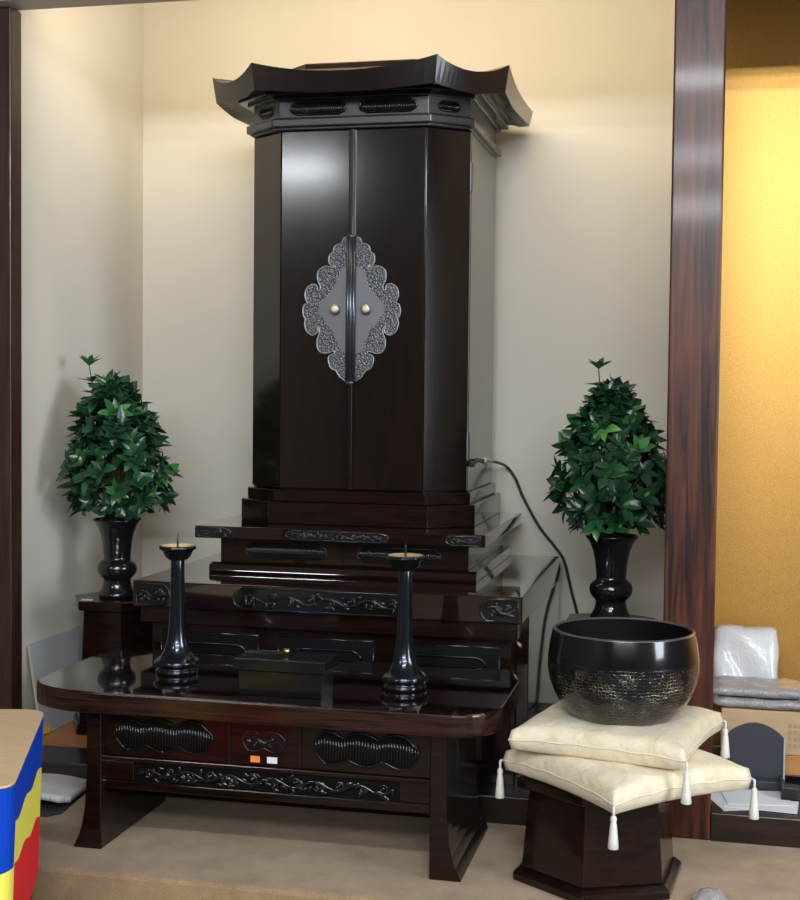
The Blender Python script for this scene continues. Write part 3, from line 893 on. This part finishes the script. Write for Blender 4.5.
b = new(); tube(b, [(-.820, 5.02, 1.104), (-.818, 5.20, 1.092)], .0085, 10); part('collar', b, PLUG, cbl)
b = new(); box(b, -.8385, -.8255, 4.81, 4.86, 1.086, 1.106); part('cable_clip', b, CABLE, cbl, .002)

# ================================================================== LEFT CLUTTER
bd = thing('grey_board', 'pale grey board leaning on the left wall behind the stand', 'board', (-2.36, 4.60, FZ+.001))
def slab(bm, P, T, mi=0):
    """quad P (4 points) thickened along T"""
    a = [bm.verts.new(Vector(p)) for p in P]; c = [bm.verts.new(Vector(p)+Vector(T)) for p in P]
    bm.faces.new(a); bm.faces.new(c)
    for i in range(4): bm.faces.new((a[i], a[(i+1) % 4], c[(i+1) % 4], c[i]))
b = new(); slab(b, [(-2.345, 4.47, FZ+.002), (-2.345, 4.93, FZ+.002), (-2.397, 4.93, .425), (-2.397, 4.47, .418)], (-.008, 0, -.001))
part('panel', b, GREYB, bd)
b = new(); slab(b, [(-2.345, 4.463, FZ+.002), (-2.345, 4.470, FZ+.002), (-2.397, 4.470, .418), (-2.397, 4.463, .418)], (-.008, 0, -.001))
part('board_edge', b, BOARDE, bd)
b = new(); slab(b, [(-2.3435, 4.475, FZ+.006), (-2.3435, 4.520, FZ+.006), (-2.3485, 4.520, FZ+.034), (-2.3485, 4.475, FZ+.034)], (.001, 0, 0))
part('tag', b, YELLOWTAG, bd)

b = new()
poly = [(-.16, -.15), (.10, -.15), (.135, -.115), (.135, .12), (.11, .15), (-.16, .15)]
prism(b, poly, 0, .004)
pp = part('dark_folder', b, DARKF, bevel=.001); pp.location = (-2.13, 4.00, .001); pp.rotation_euler = (0, 0, .12)
tag(pp, 'dark flat folder on the carpet under the printed sheets', 'folder')
b = new()
n = 12
rows = []
for i in range(n+1):
    row = []
    for j in range(n+1):
        x = -.17+.30*i/n; y = -.15+.29*j/n
        cut = .03
        if i == n and j == 0: x -= cut*.6; y += cut*.6
        z = .024+.020*math.sin(PI*(i/n)*.9)-.004*(j/n)
        row.append(b.verts.new((x, y, z)))
    rows.append(row)
for i in range(n):
    for j in range(n):
        f = b.faces.new((rows[i][j], rows[i+1][j], rows[i+1][j+1], rows[i][j+1])); f.smooth = True
ret = bmesh.ops.extrude_face_region(b, geom=b.faces[:]); bmesh.ops.translate(b, verts=[v for v in ret['geom'] if isinstance(v, bmesh.types.BMVert)], vec=(0, 0, -.018))
pr = part('printed_booklet', b, PRINT); pr.location = (-2.13, 4.08, .006); pr.rotation_euler = (0, 0, .10)
tag(pr, 'white booklet of printed text lying on the carpet left of the table leg', 'booklet')

# colourful stand in the left foreground
def rounded(P, r, n=6):
    out = []
    m = len(P)
    for i in range(m):
        p0 = Vector(P[i-1]); p1 = Vector(P[i]); p2 = Vector(P[(i+1) % m])
        a = (p0-p1).normalized(); c = (p2-p1).normalized()
        for k in range(n+1):
            t = k/n
            q = (p1+a*r)*(1-t)**2+p1*2*t*(1-t)+(p1+c*r)*t*t
            out.append((q.x, q.y))
    return out
cbk = thing('striped_podium', 'podium with pale wooden top and wavy blue, yellow and red sides, left foreground', 'podium', (-1.78, 2.85, -.25))
PL = [(-1.705, 3.265), (-2.20, 3.14), (-2.05, 2.50), (-1.432, 2.595)]     # back right, back left, front left, front right
base_out = rounded(PL, .06)
b = new(); prism(b, base_out, .494, .500); part('podium_top', b, BEIGE, cbk, .002)
# dense perimeter
per = []
for i in range(len(base_out)):
    p = Vector(base_out[i]); q = Vector(base_out[(i+1) % len(base_out)]); L = (q-p).length
    k = max(1, int(L/.012))
    for j in range(k): per.append(p+(q-p)*(j/k))
b = new(); cols = []
cen = Vector((-1.85, 2.87))
for p in per:
    x, y = p
    side = (x > -1.71 and y < 3.22)
    if side and y > 2.655:
        t = (y-2.64)/.55
        w = .007*math.sin(2*PI*2.2*t+2.4)
        zb_, zy_ = .405-.035*t+w, .312-.070*t+w
    else:
        t = ((x+2.16)/.7)
        w = .016*math.sin(2*PI*2*t)
        if y > 3.0: zb_, zy_ = .20+.17*t+w, .07+.17*t+w
        else: zb_, zy_ = .305+w, .19+w
    col = []
    for z in (.494, zb_, zy_, .085):
        f = 1-.05*(.494-z)/.44
        q = cen+(p-cen)*f
        col.append(b.verts.new((q.x, q.y, z)))
    cols.append(col)
for i in range(len(cols)):
    A = cols[i]; B = cols[(i+1) % len(cols)]
    for k in range(3):
        f = b.faces.new((A[k], B[k], B[k+1], A[k+1])); f.material_index = k
part('side_cover', b, [BLUE, YELL, RED], cbk)
b = new(); prism(b, [tuple(cen+(Vector(p)-cen)*.9) for p in base_out], -.25, .09); part('podium_base', b, BLACK, cbk)

# ================================================================== RIGHT ALCOVE CLUTTER
ca = thing('carton', 'orange-brown carton at the bottom of the pile, against the gold wall', 'box', (.30, 4.76, FZ), group='cartons in the gold alcove')
b = new(); box(b, .075, .54, 4.60, 4.93, FZ, .166); part('carton_body', b, CARTON2, ca, .003)
ca2 = thing('carton', 'tan cardboard carton with folded grey packs lying on it', 'box', (.30, 4.76, .167), group='cartons in the gold alcove')
b = new(); box(b, .062, .56, 4.595, 4.93, .167, .312); part('carton_body', b, CARTON, ca2, .004)
b = new()
for x in (.283, .300, .318):
    for z in (.20, .222, .244, .266): box(b, x-.005, x+.006, 4.5935, 4.596, z-.006, z+.008)
part('faded_print', b, INK, ca2)
def pack(name, label, x0, x1, y0, y1, z0, z1, m, seed, group=None):
    rnd = random.Random(seed); b = new(); n = 18
    def sup(u, v):
        return max(0, (1-abs(u)**6)*(1-abs(v)**6))**.35
    T = {}; B = {}
    for i in range(n+1):
        for j in range(n+1):
            u = -1+2*i/n; v = -1+2*j/n
            x = (x0+x1)/2+u*(x1-x0)/2+.004*math.sin(7*v+seed); y = (y0+y1)/2+v*(y1-y0)/2+.004*math.sin(6*u+seed*2)
            e = sup(u, v); zc = (z0+z1)/2; h = (z1-z0)/2
            T[i, j] = b.verts.new((x, y, zc+h*e-abs(.004*math.sin(5*u+2*v+seed)*e)))
            B[i, j] = T[i, j] if (i in (0, n) or j in (0, n)) else b.verts.new((x, y, zc-h*e))
    for i in range(n):
        for j in range(n):
            f = b.faces.new((T[i, j], T[i+1, j], T[i+1, j+1], T[i, j+1])); f.smooth = True
            f = b.faces.new((B[i, j], B[i, j+1], B[i+1, j+1], B[i+1, j])); f.smooth = True
    o = part(name, b, m); origin_to(o, ((x0+x1)/2, (y0+y1)/2, z0)); tag(o, label, 'package', group); return o
pack('folded_pack', 'lower grey plastic-wrapped pack lying on the tan carton', .030, .345, 4.585, 4.80, .313, .352, WRAPG, 2, 'grey wrapped packs')
pack('folded_pack', 'upper grey plastic-wrapped pack, topmost on the tan carton', .030, .340, 4.58, 4.79, .352, .391, WRAPG, 5, 'grey wrapped packs')
# white plastic bag leaning on the gold wall
b = new(); n = 20; T = {}; B = {}
for i in range(n+1):
    for j in range(n+1):
        u = i/n; v = j/n
        x = .028+.238*u+.012*v*(.5-u)+.004*math.sin(9*v+2*u); z = .395+.146*v+.0015*math.sin(8*u)*v-.010*v*(abs(2*u-1)**8)
        if u > .95: x -= .004
        y = 4.88+.05*v-.006*math.sin(7*u+5*v)
        e = max(0, (1-abs(2*u-1)**5)*(1-abs(2*v-1)**5))**.4
        T[i, j] = b.verts.new((x, y-.034*e, z)); B[i, j] = T[i, j] if (i in (0, n) or j in (0, n)) else b.verts.new((x, y+.012*e, z))
for i in range(n):
    for j in range(n):
        f = b.faces.new((T[i, j], T[i+1, j], T[i+1, j+1], T[i, j+1])); f.smooth = True
        f = b.faces.new((B[i, j], B[i, j+1], B[i+1, j+1], B[i+1, j])); f.smooth = True
# bag bottom rests on the carton
o = part('plastic_bag', b, WRAPW); 
o.data.transform(Matrix.Translation((0, 0, -.395)))
for v in o.data.vertices: v.co.z = v.co.z*1.55
o.location = (0, 0, .312); tag(o, 'white translucent plastic bag standing upright against the gold wall', 'bag')
# dark arched panel
ap = thing('arched_panel', 'slate black upright panel with an arched top, before the tan carton', 'panel', (.172, 4.50, FZ))
def arch(x0, x1, z0, zs, zt, n=14):
    return [(x0, z0), (x1, z0)]+[(x1+(x0-x1)*i/n, zs+(zt-zs)*math.sin(PI*i/n)**.8) for i in range(n+1)]
b = new(); prism(b, arch(.078, .258, FZ, .248, .292), 4.49, 4.505, axis='y'); part('panel', b, SLATE, ap, .001)
b = new(); box(b, .258, .2635, 4.488, 4.507, FZ, .246); part('panel_edge', b, SLATEE, ap, .001)
b = new(); box(b, .078, .262, 4.44, 4.489, FZ, .118); part('foot_ledge', b, SLATE, ap, .002)
# black tray with handle
tr = thing('black_tray', 'low black tray lying right of the arched panel', 'tray', (.36, 4.42, FZ))
b = new(); box(b, .245, .50, 4.34, 4.50, FZ+.002, FZ+.010); part('tray_bottom', b, BLKLAC, tr, .001)
b = new()
for a in ((.245, .255, 4.34, 4.50), (.49, .50, 4.34, 4.50), (.2551, .4899, 4.34, 4.35), (.2551, .4899, 4.49, 4.50)): box(b, *a, FZ+.002, FZ+.045)
part('tray_rim', b, BLKLAC, tr, .002)
b = new(); box(b, .275, .46, 4.37, 4.42, FZ+.0101, FZ+.026); part('tray_insert', b, SLATE, tr, .002)
for k, (x, y, a, w, h, lab) in enumerate(((.110, 4.330, .35, .17, .23, 'bottom white sheet of the loose paper fan on the dark sill'), (.185, 4.305, -.10, .22, .17, 'middle white sheet of the loose paper fan on the dark sill'), (.170, 4.345, .15, .20, .15, 'top white sheet of the loose paper fan on the dark sill'))):
    b = new(); box(b, -w/2, w/2, -h/2, h/2, 0, .0012)
    o = part('paper_sheet', b, PAPER); o.location = (x, y, FZ+.0025+.0016*k); o.rotation_euler = (0, 0, a)
    tag(o, lab, 'paper', 'loose papers on the sill')
# crumpled clear plastic on the carpet
b = new(); bmesh.ops.create_icosphere(b, subdivisions=4, radius=1)
rnd = random.Random(5)
from mathutils import noise as mn
for v in b.verts:
    k = 1+.22*mn.noise(v.co*2.3)+.10*mn.noise(v.co*6)
    v.co = Vector((v.co.x*.046*k, v.co.y*.040*k, max(-.0, v.co.z*.034*k)))
for f in b.faces: f.smooth = True
o = part('plastic_wrapper', b, CLEAR); o.location = (.030, 3.655, .001); tag(o, 'crumpled clear plastic wrapper on the carpet right of the bowl stand', 'wrapper')

# ================================================================== LIGHT
def area(name, loc, target, sx, sy, power, color):
    l = bpy.data.lights.new(name, 'AREA'); l.shape = 'RECTANGLE'; l.size = sx; l.size_y = sy; l.energy = power; l.color = color
    o = bpy.data.objects.new(name, l); COL.objects.link(o); o.location = loc
    o.rotation_euler = (Vector(target)-Vector(loc)).to_track_quat('-Z', 'Y').to_euler()
    return o
COOL = (0.90, 0.95, 1.0)
area('ceiling_tube_front', (-0.2, .2, 3.20), (-.2, 1.6, 0), 1.8, .14, 80, COOL)
area('added_fill_middle', (.9, -2.0, 3.20), (-.6, 4.5, 0.4), 4.4, .20, 150, COOL)  # added fill for the lower walls, kept clear of the door reflections
area('added_fill_back', (.7, -5.0, 3.20), (-.6, 4.5, 0.8), 4.8, .20, 250, COOL)  # added distant fill, brightens the alcove walls evenly from top to bottom
area('ceiling_tube_left', (-3.48, -1.46, 3.20), (-3.48, -1.0, 0), .9, .16, 60, COOL)
area('window_right', (3.15, 2.5, 1.7), (-1.0, 3.6, 1.0), 2.2, 1.6, 200, (0.82, 0.90, 1.0))
area('alcove_lamp', (-1.25, 4.45, 2.93), (-1.25, 5.3, 2.5), 1.8, .10, 21, (1.0, 0.82, 0.58))
w = bpy.data.worlds.new('world'); scene.world = w; w.use_nodes = True
w.node_tree.nodes['Background'].inputs['Color'].default_value = (0.55, 0.58, 0.62, 1)
w.node_tree.nodes['Background'].inputs['Strength'].default_value = 0.2

# ================================================================== CAMERA
cam = bpy.data.cameras.new('camera'); co = bpy.data.objects.new('camera', cam); COL.objects.link(co)
th, pt, rl = math.radians(12.85), math.radians(2.4), 0.0105
fw = Vector((-math.sin(th)*math.cos(pt), math.cos(th)*math.cos(pt), -math.sin(pt)))
rt = Vector((math.cos(th), math.sin(th), 0)); up = rt.cross(fw)
rt2 = rt*math.cos(rl)+up*math.sin(rl); up2 = -rt*math.sin(rl)+up*math.cos(rl)
co.matrix_world = Matrix(((rt2.x, up2.x, -fw.x, 0), (rt2.y, up2.y, -fw.y, 0), (rt2.z, up2.z, -fw.z, 1.35), (0, 0, 0, 1)))
cam.sensor_fit = 'VERTICAL'; cam.sensor_height = 36; cam.lens = 54
cam.clip_start = 0.05
scene.camera = co
scene.view_settings.view_transform = 'Standard'
scene.view_settings.look = 'None'
scene.view_settings.exposure = 0.0
scene.cycles.use_denoising = True
scene.cycles.max_bounces = 8
